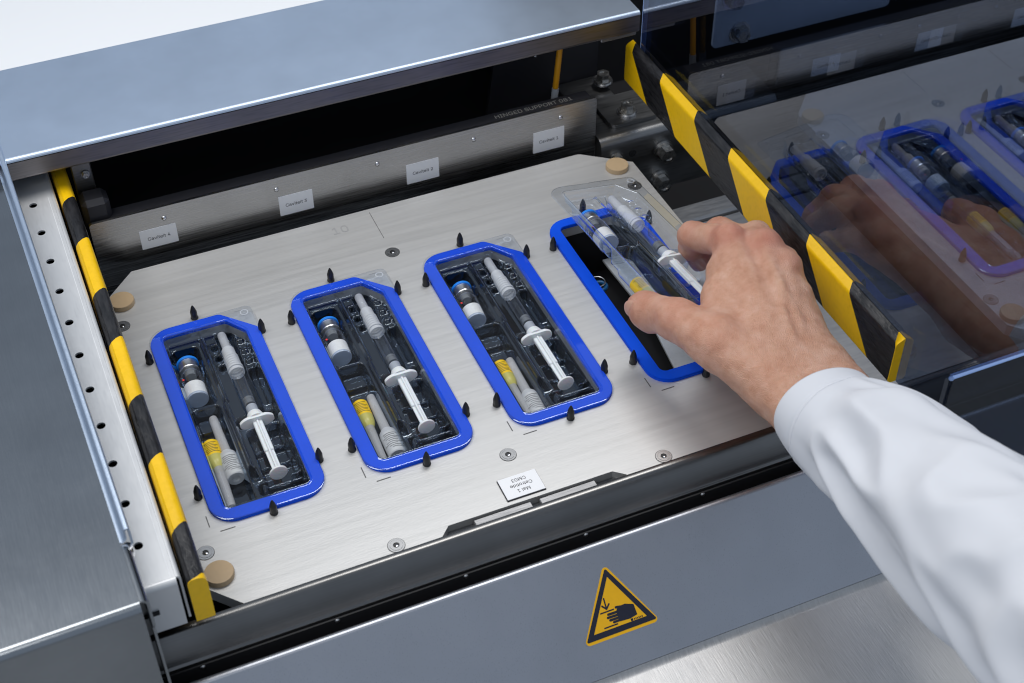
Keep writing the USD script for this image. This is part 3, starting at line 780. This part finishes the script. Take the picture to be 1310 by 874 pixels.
part(vial0, "stopper", lathe(mm([(0, 26), (4.0, 26), (4.2, 30), (4.9, 31), (4.9, 33), (0, 33)]), 24, "y"), "rubber")
part(vial0, "crimp", lathe(mm([(5.2, 31.4), (7.3, 31.6), (7.5, 32.4), (7.2, 33.4), (7.0, 38.5), (7.2, 39.3), (0, 39.4)]), 32, "y"), "crimp")
part(vial0, "cap", lathe(mm([(0, 39.2), (7.9, 39.3), (8.2, 39.8), (8.2, 41.2), (7.7, 42.0), (0, 42.1)]), 32, "y"), "cap_blue")
part(vial0, "red_mark", faced(m3.Manifold.cylinder(0.0003, 0.0009, 0.0009, 10), (-0.0064, 0.019, 0.0058)), "red")
for i in (1, 2, 3):
    copy(vial0, "glass vial with blue cap " + WHERE[i], POSE[i] @ along(*vial_at[i]))

# ---- syringe along y, origin at the middle of the plunger end
syr0 = thing("syringe", "syringe with white plunger " + WHERE[0], "syringe", group="syringes with frosted caps", matrix=POSE[0] @ along(53.0, 35, 53.0, 186, -5.5))
part(syr0, "tip_cap", lathe(mm([(3.3, 131), (3.3, 149), (3.0, 150.6), (1.8, 151.4), (0, 151.6)]), 24, "y"), "frost")
ribs = [(4.6, 105.5), (5.9, 105.6), (6.0, 107.5), (5.3, 107.8), (5.3, 109), (6.1, 109.2), (6.1, 111), (5.2, 111.3)]
for k in range(5):
    y = 112 + k * 2.4
    ribs += [(5.2, y), (5.55, y + 0.3), (5.55, y + 1.4), (5.2, y + 1.7)]
ribs += [(4.9, 124.5), (4.9, 131.5), (4.4, 132.6), (3.4, 132.9)]
part(syr0, "ribbed_hub", lathe(mm(ribs), 32, "y"), "frost_hub")
part(syr0, "barrel", lathe(mm([(4.4, 60), (4.4, 100), (4.1, 103), (3.2, 105.5)]), 32, "y"), "barrel", smooth=50)
part(syr0, "barrel_cuff", lathe(mm([(0, 61), (4.15, 61.0), (4.15, 68), (3.6, 68.6), (0, 68.6)]), 24, "y"), "frost_hub")
part(syr0, "stopper", lathe(mm([(0, 70), (3.9, 70), (3.9, 72), (3.5, 72.6), (3.5, 74), (3.9, 74.6), (3.9, 76.5), (2.0, 78.2), (0, 78.6)]), 24, "y"), "rubber")
fl = affinity.scale(Point(0, 0).buffer(1, quad_segs=12), 12.6, 6.2).intersection(sbox(-12.3, -5.2, 12.3, 5.2))
flm = extr(affinity.scale(fl, 0.001, 0.001, origin=(0, 0)), 0, 0.0024)
v = flm.vertices.copy()
flm.vertices = np.stack([v[:, 0], 0.0520 + v[:, 2], v[:, 1]], 1)
flm.invert()
f_ = part(syr0, "finger_flange", flm, "white_pl")
part(f_, "collar", lathe(mm([(0, 54.2), (6.6, 54.2), (6.4, 56.5), (5.2, 60.5), (4.5, 61.0), (0, 61.0)]), 32, "y"), "white_pl", smooth=50)
rod = cat_(bx(-0.0031, 0.0031, 0.0015, 0.0535, -0.0008, 0.0008, 0.0003), bx(-0.0008, 0.0008, 0.0015, 0.0535, -0.0030, 0.0030, 0.0003), bx(-0.0034, 0.0034, 0.0215, 0.0525, -0.0018, 0.0018, 0.0006))
part(syr0, "plunger_rod", rod, "white_pl")
part(syr0, "thumb_disc", lathe(mm([(0, -0.8), (5.9, -0.7), (6.4, -0.2), (6.4, 0.7), (5.9, 1.2), (3.2, 1.8), (2.6, 4.2), (0, 4.6)]), 32, "y"), "white_pl", smooth=50)
for i in (1, 2, 3):
    copy(syr0, "syringe with white plunger " + WHERE[i], POSE[i] @ along(53.2, 35, 53.6, 186, -5.5))


# ---- needles: origin at the closed hub end, sheath towards +y
def needle(name, label, group, m, hub, hub2, hub_mats):
    n = thing(name, label, "needle", group=group, matrix=m)
    part(n, "hub", lathe(mm(hub), 28, "y"), hub_mats[0])
    part(n, "hub_base", lathe(mm(hub2), 28, "y"), hub_mats[1])
    part(n, "sheath", lathe(mm([(3.9, 24.5), (3.7, 26), (3.2, 60), (2.9, 62.5), (0, 63.2)]), 24, "y"), "sheath", smooth=50)
    part(n, "cannula", lathe(mm([(0, 24), (0.7, 24), (0.6, 52), (0, 54)]), 12, "y"), "needle")
    return n


yl = [(17.3, 86, 15.8, 20), (18.0, 81, 15.6, 18), (18.2, 78.5, 18.0, 16), (16.5, 77, 17.5, 14)]
y0_ = needle("yellow_needle", "needle with yellow hub " + WHERE[0], "needles with yellow hubs", POSE[0] @ along(*yl[0], -12.0),
             [(0, 0.4), (5.4, 0.4), (5.9, 1.0), (6.0, 3), (6.0, 15)], [(6.0, 15), (5.7, 20), (5.2, 22.5), (3.8, 25.5), (0, 25.6)], ("yellow_hub", "yellow_clear"))
rngp = np.random.default_rng(4)
for k in range(7):
    y = 0.0035 + 0.0015 * k
    aa = rngp.uniform(-0.5, 0.2)
    w = rngp.uniform(0.5, 1.1)
    s = [(0.00604 * math.sin(t), y, 0.00604 * math.cos(t)) for t in np.linspace(aa - w, aa + w, 9)]
    vv = np.array([p for q in s for p in (q, (q[0], q[1] + 0.0005, q[2]))])
    ff = [[2 * j, 2 * j + 1, 2 * j + 3] for j in range(8)] + [[2 * j, 2 * j + 3, 2 * j + 2] for j in range(8)]
    part(stage.GetPrimAtPath(str(y0_.GetPath()) + "/hub"), "print_line", trimesh.Trimesh(vv, ff, process=False), "ink")
for i in (1, 2, 3):
    copy(y0_, "needle with yellow hub " + WHERE[i], POSE[i] @ along(*yl[i], -12.0))
gl_ = [(25.6, 46.5, 25.4, 110), (26.6, 22.0, 27.9, 86), (24.6, 17, 27.2, 80)]
g0_ = needle("grey_needle", "needle with grey printed hub " + WHERE[0], "needles with grey hubs", POSE[0] @ along(*gl_[0], -11.5),
             [(0, 1.6), (2.4, 1.4), (3.0, 0.3), (5.8, 0.2), (6.4, 1.0), (6.5, 3), (6.5, 20)], [(6.5, 20), (6.2, 23), (4.2, 26), (0, 26.2)], ("grey_label", "frost_hub"))
for k in range(9):
    y = 0.004 + 0.0017 * k
    aa = rngp.uniform(-0.5, 0.4)
    w = rngp.uniform(0.5, 1.0)
    s = [(0.00654 * math.sin(t), y, 0.00654 * math.cos(t)) for t in np.linspace(aa - w, aa + w, 9)]
    vv = np.array([p for q in s for p in (q, (q[0], q[1] + 0.0005, q[2]))])
    ff = [[2 * j, 2 * j + 1, 2 * j + 3] for j in range(8)] + [[2 * j, 2 * j + 3, 2 * j + 2] for j in range(8)]
    part(stage.GetPrimAtPath(str(g0_.GetPath()) + "/hub"), "print_line", trimesh.Trimesh(vv, ff, process=False), "ink")
for i in (1, 2):
    copy(g0_, "needle with grey printed hub " + WHERE[i], POSE[i] @ along(*gl_[i], -11.5))

for k, nm in ((0, "nearest frame behind the tinted guard"), (1, "far right frame behind the tinted guard")):
    Q = T4((ST2 + k * PITCH, 0, 0))
    copy(tray0, "clear blister tray in the " + nm, Q)
    copy(vial0, "glass vial with blue cap in the " + nm, Q @ along(43.0, 118, 43.5, 160, -8))
    copy(g0_, "needle with grey printed hub in the " + nm, Q @ along(23.0, 128, 22.0, 185, -6.5))
    copy(y0_, "needle with yellow hub in the " + nm, Q @ along(48.0, 84, 50.0, 20, -12))

# ------------------------------------------------------------------ the person's right hand and sleeve


def sdf_cone(P_, a, b, ra, rb):
    a, b = np.array(a), np.array(b)
    ab = b - a
    t = np.clip(((P_ - a) @ ab) / (ab @ ab), 0, 1)
    d = np.linalg.norm(P_ - a - t[..., None] * ab, axis=-1)
    return d - (ra + (rb - ra) * t)


def surface_nets(F, org, h):
    """Surface of the zero level of the grid F."""
    s = F < 0
    c = np.zeros(np.array(F.shape) - 1, int)
    for d in np.ndindex(2, 2, 2):
        c += s[d[0]:F.shape[0] - 1 + d[0], d[1]:F.shape[1] - 1 + d[1], d[2]:F.shape[2] - 1 + d[2]]
    act = (c > 0) & (c < 8)
    idx = -np.ones(act.shape, int)
    cells = np.argwhere(act)
    idx[act] = np.arange(len(cells))
    acc, cnt = np.zeros((len(cells), 3)), np.zeros(len(cells))
    for ax in range(3):
        for o in np.ndindex(2, 2):
            d0 = [0, 0, 0]
            oth = [k for k in range(3) if k != ax]
            d0[oth[0]], d0[oth[1]] = o
            d1 = list(d0)
            d1[ax] = 1
            f0 = F[tuple((cells + d0).T)]
            f1 = F[tuple((cells + d1).T)]
            cr = (f0 < 0) != (f1 < 0)
            t = np.where(cr, f0 / np.where(cr, f0 - f1, 1), 0)
            p = cells + np.array(d0, float)
            p[:, ax] += t
            acc[cr] += p[cr]
            cnt[cr] += 1
    V = org + h * acc / cnt[:, None]
    faces = []
    for ax in range(3):
        o1, o2 = [(1, 2), (2, 0), (0, 1)][ax]
        n = list(F.shape)
        n[ax] -= 1
        lo, hi = [0] * 3, n
        lo[o1] = lo[o2] = 1
        hi = [n[0], n[1], n[2]]
        hi[o1] -= 1
        hi[o2] -= 1
        sl = tuple(slice(a, b) for a, b in zip(lo, hi))
        sl1 = list(sl)
        sl1[ax] = slice(lo[ax] + 1, hi[ax] + 1)
        a_, b_ = s[sl], s[tuple(sl1)]
        for flip, mask in ((False, a_ & ~b_), (True, ~a_ & b_)):
            e = np.argwhere(mask) + lo
            e1, e2 = np.zeros(3, int), np.zeros(3, int)
            e1[o1], e2[o2] = 1, 1
            q = np.stack([idx[tuple((e - e1 - e2).T)], idx[tuple((e - e2).T)], idx[tuple(e.T)], idx[tuple((e - e1).T)]], 1)
            faces.append(q[:, ::-1] if flip else q)
    q = np.vstack(faces)
    return trimesh.Trimesh(V, np.vstack([q[:, [0, 1, 2]], q[:, [0, 2, 3]]]), process=False)


TH = [(0.3284, 0.0333, 0.0500), (0.3360, -0.0001, 0.0640), (0.3462, -0.0371, 0.0700), (0.3622, -0.0733, 0.0640)]
IX = [(0.3997, 0.0417, 0.0800), (0.3925, 0.0790, 0.0600), (0.4000, 0.0900, 0.0375), (0.4080, 0.0900, 0.0210)]
MD = [(0.4191, 0.0243, 0.0810), (0.4130, 0.0745, 0.0605), (0.4200, 0.0850, 0.0380), (0.4280, 0.0850, 0.0215)]
RG = [(0.4235, 0.0030, 0.0765), (0.4284, 0.0494, 0.0720), (0.4335, 0.0640, 0.0500), (0.4380, 0.0650, 0.0320)]
PK = [(0.4200, -0.0210, 0.0690), (0.4340, 0.0180, 0.0705), (0.4420, 0.0360, 0.0560), (0.4450, 0.0430, 0.0410)]
WR, WU = (0.3667, -0.0914, 0.0620), (0.4051, -0.0817, 0.0620)
FR, FU = (0.3640, -0.1500, 0.0720), (0.3990, -0.1420, 0.0720)


def hand_mesh():
    h = 0.0014
    lo, hi = np.array([0.305, -0.16, 0.0]), np.array([0.480, 0.112, 0.106])
    n = np.ceil((hi - lo) / h).astype(int)
    ax = [lo[k] + h * np.arange(n[k]) for k in range(3)]
    Pg = np.stack(np.meshgrid(*ax, indexing="ij"), -1)
    C = lambda a, b, ra, rb: sdf_cone(Pg, a, b, ra, rb)
    wr = [np.array(WR) + (np.array(WU) - np.array(WR)) * t for t in (0.15, 0.4, 0.65, 0.95)]
    palm = C(wr[0], IX[0], 0.0165, 0.0118)
    for w, f, r in ((wr[1], MD[0], 0.0118), (wr[2], RG[0], 0.0112), (wr[3], PK[0], 0.0105)):
        palm = smin(palm, C(w, f, 0.0160, r), 0.0075)
    off = np.array([0, 0, -0.012])
    palm = smin(palm, C(np.array(wr[1]) + off * 0.3, (np.array(IX[0]) + MD[0]) / 2 + off, 0.017, 0.010), 0.012)
    # thumb side: base of the thumb and the web
    palm = smin(palm, C(TH[3], TH[2], 0.0195, 0.0160), 0.014)
    palm = smin(palm, C((0.378, -0.045, 0.066), (0.3690, -0.0200, 0.0660), 0.0150, 0.0105), 0.016)
    palm = smin(palm, C((0.3640, -0.0150, 0.064), (0.3850, 0.0270, 0.070), 0.0095, 0.0100), 0.010)
    palm = smin(palm, C((0.3600, -0.0250, 0.066), (0.3720, 0.0060, 0.066), 0.0110, 0.0105), 0.010)
    # forearm
    palm = smin(palm, C(WR, FR, 0.0178, 0.0205), 0.012)
    palm = smin(palm, C(WU, FU, 0.0172, 0.0205), 0.012)
    palm = smin(palm, C((np.array(WR) + WU) / 2, (np.array(FR) + FU) / 2, 0.0185, 0.022), 0.012)
    th = smin(C(TH[2], TH[1], 0.0170, 0.0142), C(TH[1], TH[0], 0.0142, 0.0120), 0.004)
    th = smin(th, np.linalg.norm(Pg - np.array(TH[1]), axis=-1) - 0.0144, 0.004)
    th = smin(th, np.linalg.norm(Pg - (np.array(TH[0]) + [0.001, -0.010, 0.0005]), axis=-1) - 0.0130, 0.006)
    F = smin(palm, th, 0.010)
    for ch, r in ((IX, (0.0122, 0.0106, 0.0094, 0.0082)), (MD, (0.0122, 0.0108, 0.0096, 0.0083)), (RG, (0.0114, 0.0101, 0.0090, 0.0079)), (PK, (0.0104, 0.0089, 0.0080, 0.0070))):
        f = smin(C(ch[0], ch[1], r[0], r[1]), C(ch[1], ch[2], r[1], r[2]), 0.004)
        f = smin(f, C(ch[2], ch[3], r[2], r[3]), 0.004)
        F = smin(F, f, 0.0035)
    # knuckles, tendons and veins on the back of the hand
    for ch, r in ((IX, 0.0108), (MD, 0.0110), (RG, 0.0102), (PK, 0.0092)):
        F = smin(F, np.linalg.norm(Pg - (np.array(ch[0]) + [0, 0.000, 0.0042]), axis=-1) - r, 0.005)
    for k, (ch, w) in enumerate(((IX, wr[1]), (MD, wr[1]), (RG, wr[2]), (PK, wr[3]))):
        a_, b_ = np.array(ch[0]) + [0, 0, 0.0085], np.array(w) + [0.0, 0.012, 0.0150]
        F = smin(F, C(a_, b_, 0.0033, 0.0018), 0.0050)
    # extensor tendon of the thumb
    F = smin(F, C((0.3665, -0.0800, 0.0790), (0.3490, -0.0370, 0.0835), 0.0016, 0.0016), 0.005)
    vn = [((0.393, -0.045, 0.0855), (0.405, -0.020, 0.0880)), ((0.405, -0.020, 0.0880), (0.410, 0.012, 0.0900)), ((0.393, -0.045, 0.0855), (0.386, -0.075, 0.0810)), ((0.405, -0.020, 0.0880), (0.398, -0.070, 0.0800)), ((0.386, -0.030, 0.0835), (0.3975, 0.010, 0.0870))]
    for a_, b_ in vn:
        F = smin(F, C(a_, b_, 0.0018, 0.0017), 0.0035)
    m = surface_nets(F, lo, h)
    v = np.array(m.vertices)
    e = np.vstack([m.faces[:, [0, 1]], m.faces[:, [1, 2]], m.faces[:, [2, 0]]])
    e = np.unique(np.sort(e, axis=1), axis=0)
    deg = np.bincount(e.ravel(), minlength=len(v)).astype(float)
    for _ in range(6):
        acc = np.zeros_like(v)
        np.add.at(acc, e[:, 0], v[e[:, 1]])
        np.add.at(acc, e[:, 1], v[e[:, 0]])
        v = 0.5 * v + 0.5 * acc / np.maximum(deg, 1)[:, None]
    m = trimesh.Trimesh(v, m.faces, process=False)
    nrm = np.array(m.vertex_normals)
    v += nrm * ((meshkit.fbm(v * 80.0, 4, 5) - 0.5) * 0.0026)[:, None]
    m = trimesh.Trimesh(v, m.faces, process=False)
    m.fix_normals()
    red = np.zeros(len(v))
    for c, r, a in [(IX[0], 0.015, 0.75), (MD[0], 0.015, 0.75), (RG[0], 0.012, 0.5), (IX[1], 0.016, 0.45), (TH[0], 0.020, 0.45), (TH[1], 0.018, 0.40), (TH[2], 0.018, 0.25), (IX[3], 0.02, 0.6), (MD[1], 0.016, 0.4)]:
        red = np.maximum(red, a * np.exp(-(np.linalg.norm(v - np.array(c) - [0, 0, 0.006], axis=1) / r) ** 2))
    red *= 0.6 + 0.8 * meshkit.fbm(v * 160, 3, 9)
    return m, red


pr = thing("person", "person's right hand in a white coat sleeve lifting the clear tray", "person")
hm, red = hand_mesh()
hp = usdkit.mesh(stage, free(str(pr.GetPath()), "hand"), hm, M["skin"], smooth=True)
UsdGeom.PrimvarsAPI(hp).CreatePrimvar("redness", Sdf.ValueTypeNames.FloatArray, "vertex").Set([float(t) for t in red])
nl = m3.Manifold.sphere(1.0, 32).scale([0.0062, 0.0085, 0.0022])
nlm = trimesh.Trimesh(*meshkit.arrays(nl)[:2], process=False)
nd = np.array(TH[0]) - np.array(TH[1])
nd /= np.linalg.norm(nd)
nz = np.array([-0.97, 0.0, 0.24])
nz -= nd * (nz @ nd)
nz /= np.linalg.norm(nz)
nx = np.cross(nd, nz)
mm4 = np.eye(4)
mm4[:3, 0], mm4[:3, 1], mm4[:3, 2] = nx, nd, nz
mm4[:3, 3] = np.array(TH[0]) + nz * 0.0106 - nd * 0.001
nlm.apply_transform(mm4)
part(pr, "thumb_nail", nlm, "nail", smooth=True)


def sleeve_mesh():
    ctrl = np.array([(0.3785, -0.1225, 0.0730), (0.3780, -0.1500, 0.0790), (0.3799, -0.1802, 0.0890), (0.3740, -0.2394, 0.1100), (0.3650, -0.2978, 0.1330), (0.3600, -0.3551, 0.1600), (0.3500, -0.4150, 0.1900), (0.3440, -0.4800, 0.2250), (0.3380, -0.5450, 0.2600)])
    rad = np.array([0.0350, 0.0368, 0.0385, 0.0440, 0.0485, 0.0525, 0.0570, 0.0600, 0.0620])
    ns, na = 460, 400
    t = np.linspace(0, len(ctrl) - 1, ns)
    from scipy.interpolate import CubicSpline
    cs, rs = CubicSpline(np.arange(len(ctrl)), ctrl), CubicSpline(np.arange(len(ctrl)), rad)
    c, r, tan = cs(t), rs(t), cs(t, 1)
    tan /= np.linalg.norm(tan, axis=1, keepdims=True)
    side = np.cross(tan, [0, 0, 1])
    side /= np.linalg.norm(side, axis=1, keepdims=True)
    upv = np.cross(side, tan)
    a = np.linspace(0, 2 * np.pi, na, endpoint=False)
    dirs = np.cos(a)[None, :, None] * side[:, None] + np.sin(a)[None, :, None] * upv[:, None]
    L = np.concatenate([[0], np.cumsum(np.linalg.norm(np.diff(c, axis=0), axis=1))])
    Lg, Ag = np.meshgrid(L, a, indexing="ij")
    rr = np.repeat(r[:, None], na, 1)
    grow = np.clip((Lg - 0.012) / 0.05, 0, 1)
    # diagonal draping folds
    cs_, sn_ = np.cos(Ag), np.sin(Ag)
    q = np.stack([cs_ * 1.1 + 7, sn_ * 1.1 + 3, Lg * 10 + 0.55 * np.sin(Ag + 0.6) * 2.0], -1)
    n1 = meshkit.fbm(q, 2, 11)
    ridg = (1 - np.abs(2 * n1 - 1)) ** 1.5 + 0.08
    q2 = np.stack([cs_ * 2.2 + 5, sn_ * 2.2 + 5, Lg * 22], -1)
    n2 = meshkit.fbm(q2, 3, 23)
    rr = rr + grow * ((ridg - 0.62) * 0.016 + (n2 - 0.5) * 0.0045)
    # two long folds from the cuff and a crease near the elbow
    for a0, w, l0, l1, tw, amp in ((1.15, 0.22, 0.03, 0.15, 4.5, 0.0058), (1.9, 0.25, 0.05, 0.22, -3.0, 0.0068), (2.5, 0.2, 0.10, 0.28, 3.0, 0.0076), (0.75, 0.25, 0.14, 0.30, 2.5, 0.0068), (2.9, 0.25, 0.02, 0.12, -2.0, 0.0051)):
        d = (Ag - a0 - tw * (Lg - l0) + np.pi) % (2 * np.pi) - np.pi
        e = np.clip((Lg - l0) / 0.03, 0, 1) * np.clip((l1 - Lg) / 0.05, 0, 1)
        rr = rr + amp * e * 0.8 * np.exp(-(d / (1.5 * w)) ** 2) - 0.45 * amp * e * np.exp(-((d - 2.4 * w) / (1.5 * w)) ** 2)
    # hem at the cuff
    hem = np.exp(-((Lg - 0.0165) / 0.0012) ** 2) * 0.0006
    rr = rr - hem
    from scipy.ndimage import gaussian_filter
    rr = gaussian_filter(rr - r[:, None], 3.0, mode=("nearest", "wrap")) + r[:, None]
    rr = rr - np.exp(-((Lg - 0.0165) / 0.0010) ** 2) * 0.0006
    flat = 1.0 - 0.10 * np.clip(1 - Lg / 0.08, 0, 1)
    dz = np.sin(Ag) * rr * (flat - 1)
    Pn = c[:, None] + dirs * rr[..., None]
    Pn = Pn + upv[:, None] * dz[..., None]
    inner = c[:16][::-1, None] + dirs[:16][::-1] * (rr[:16][::-1] - 0.0012)[..., None] + upv[:16][::-1, None] * dz[:16][::-1][..., None]
    inner = inner[::-1][:: 1]
    P_all = np.concatenate([(inner[::-1]), Pn], 0)
    ns2 = len(P_all)
    i, j = np.meshgrid(np.arange(ns2 - 1), np.arange(na), indexing="ij")
    j2 = (j + 1) % na
    qd = np.stack([i * na + j, (i + 1) * na + j, (i + 1) * na + j2, i * na + j2], -1).reshape(-1, 4)
    m = trimesh.Trimesh(P_all.reshape(-1, 3), np.vstack([qd[:, [0, 1, 2]], qd[:, [0, 2, 3]]]), process=False)
    k = int(np.argmin(np.abs(L - 0.0185)))
    st = []
    for j in range(0, na, 2):
        p, q_, d = Pn[k, j], Pn[k, (j + 1) % na], dirs[k, j]
        st.append(m3.Manifold.hull_points(np.array([w + o * tan[k] * 0.0003 + d * e for w in (p, q_) for o in (-1, 1) for e in (-0.0002, 0.00035)])))
    return m, cat_(*st)


sm_, st_ = sleeve_mesh()
slv = part(pr, "coat_sleeve", sm_, "cloth", smooth=True)
part(slv, "cuff_stitching", st_, "cloth", smooth=False)
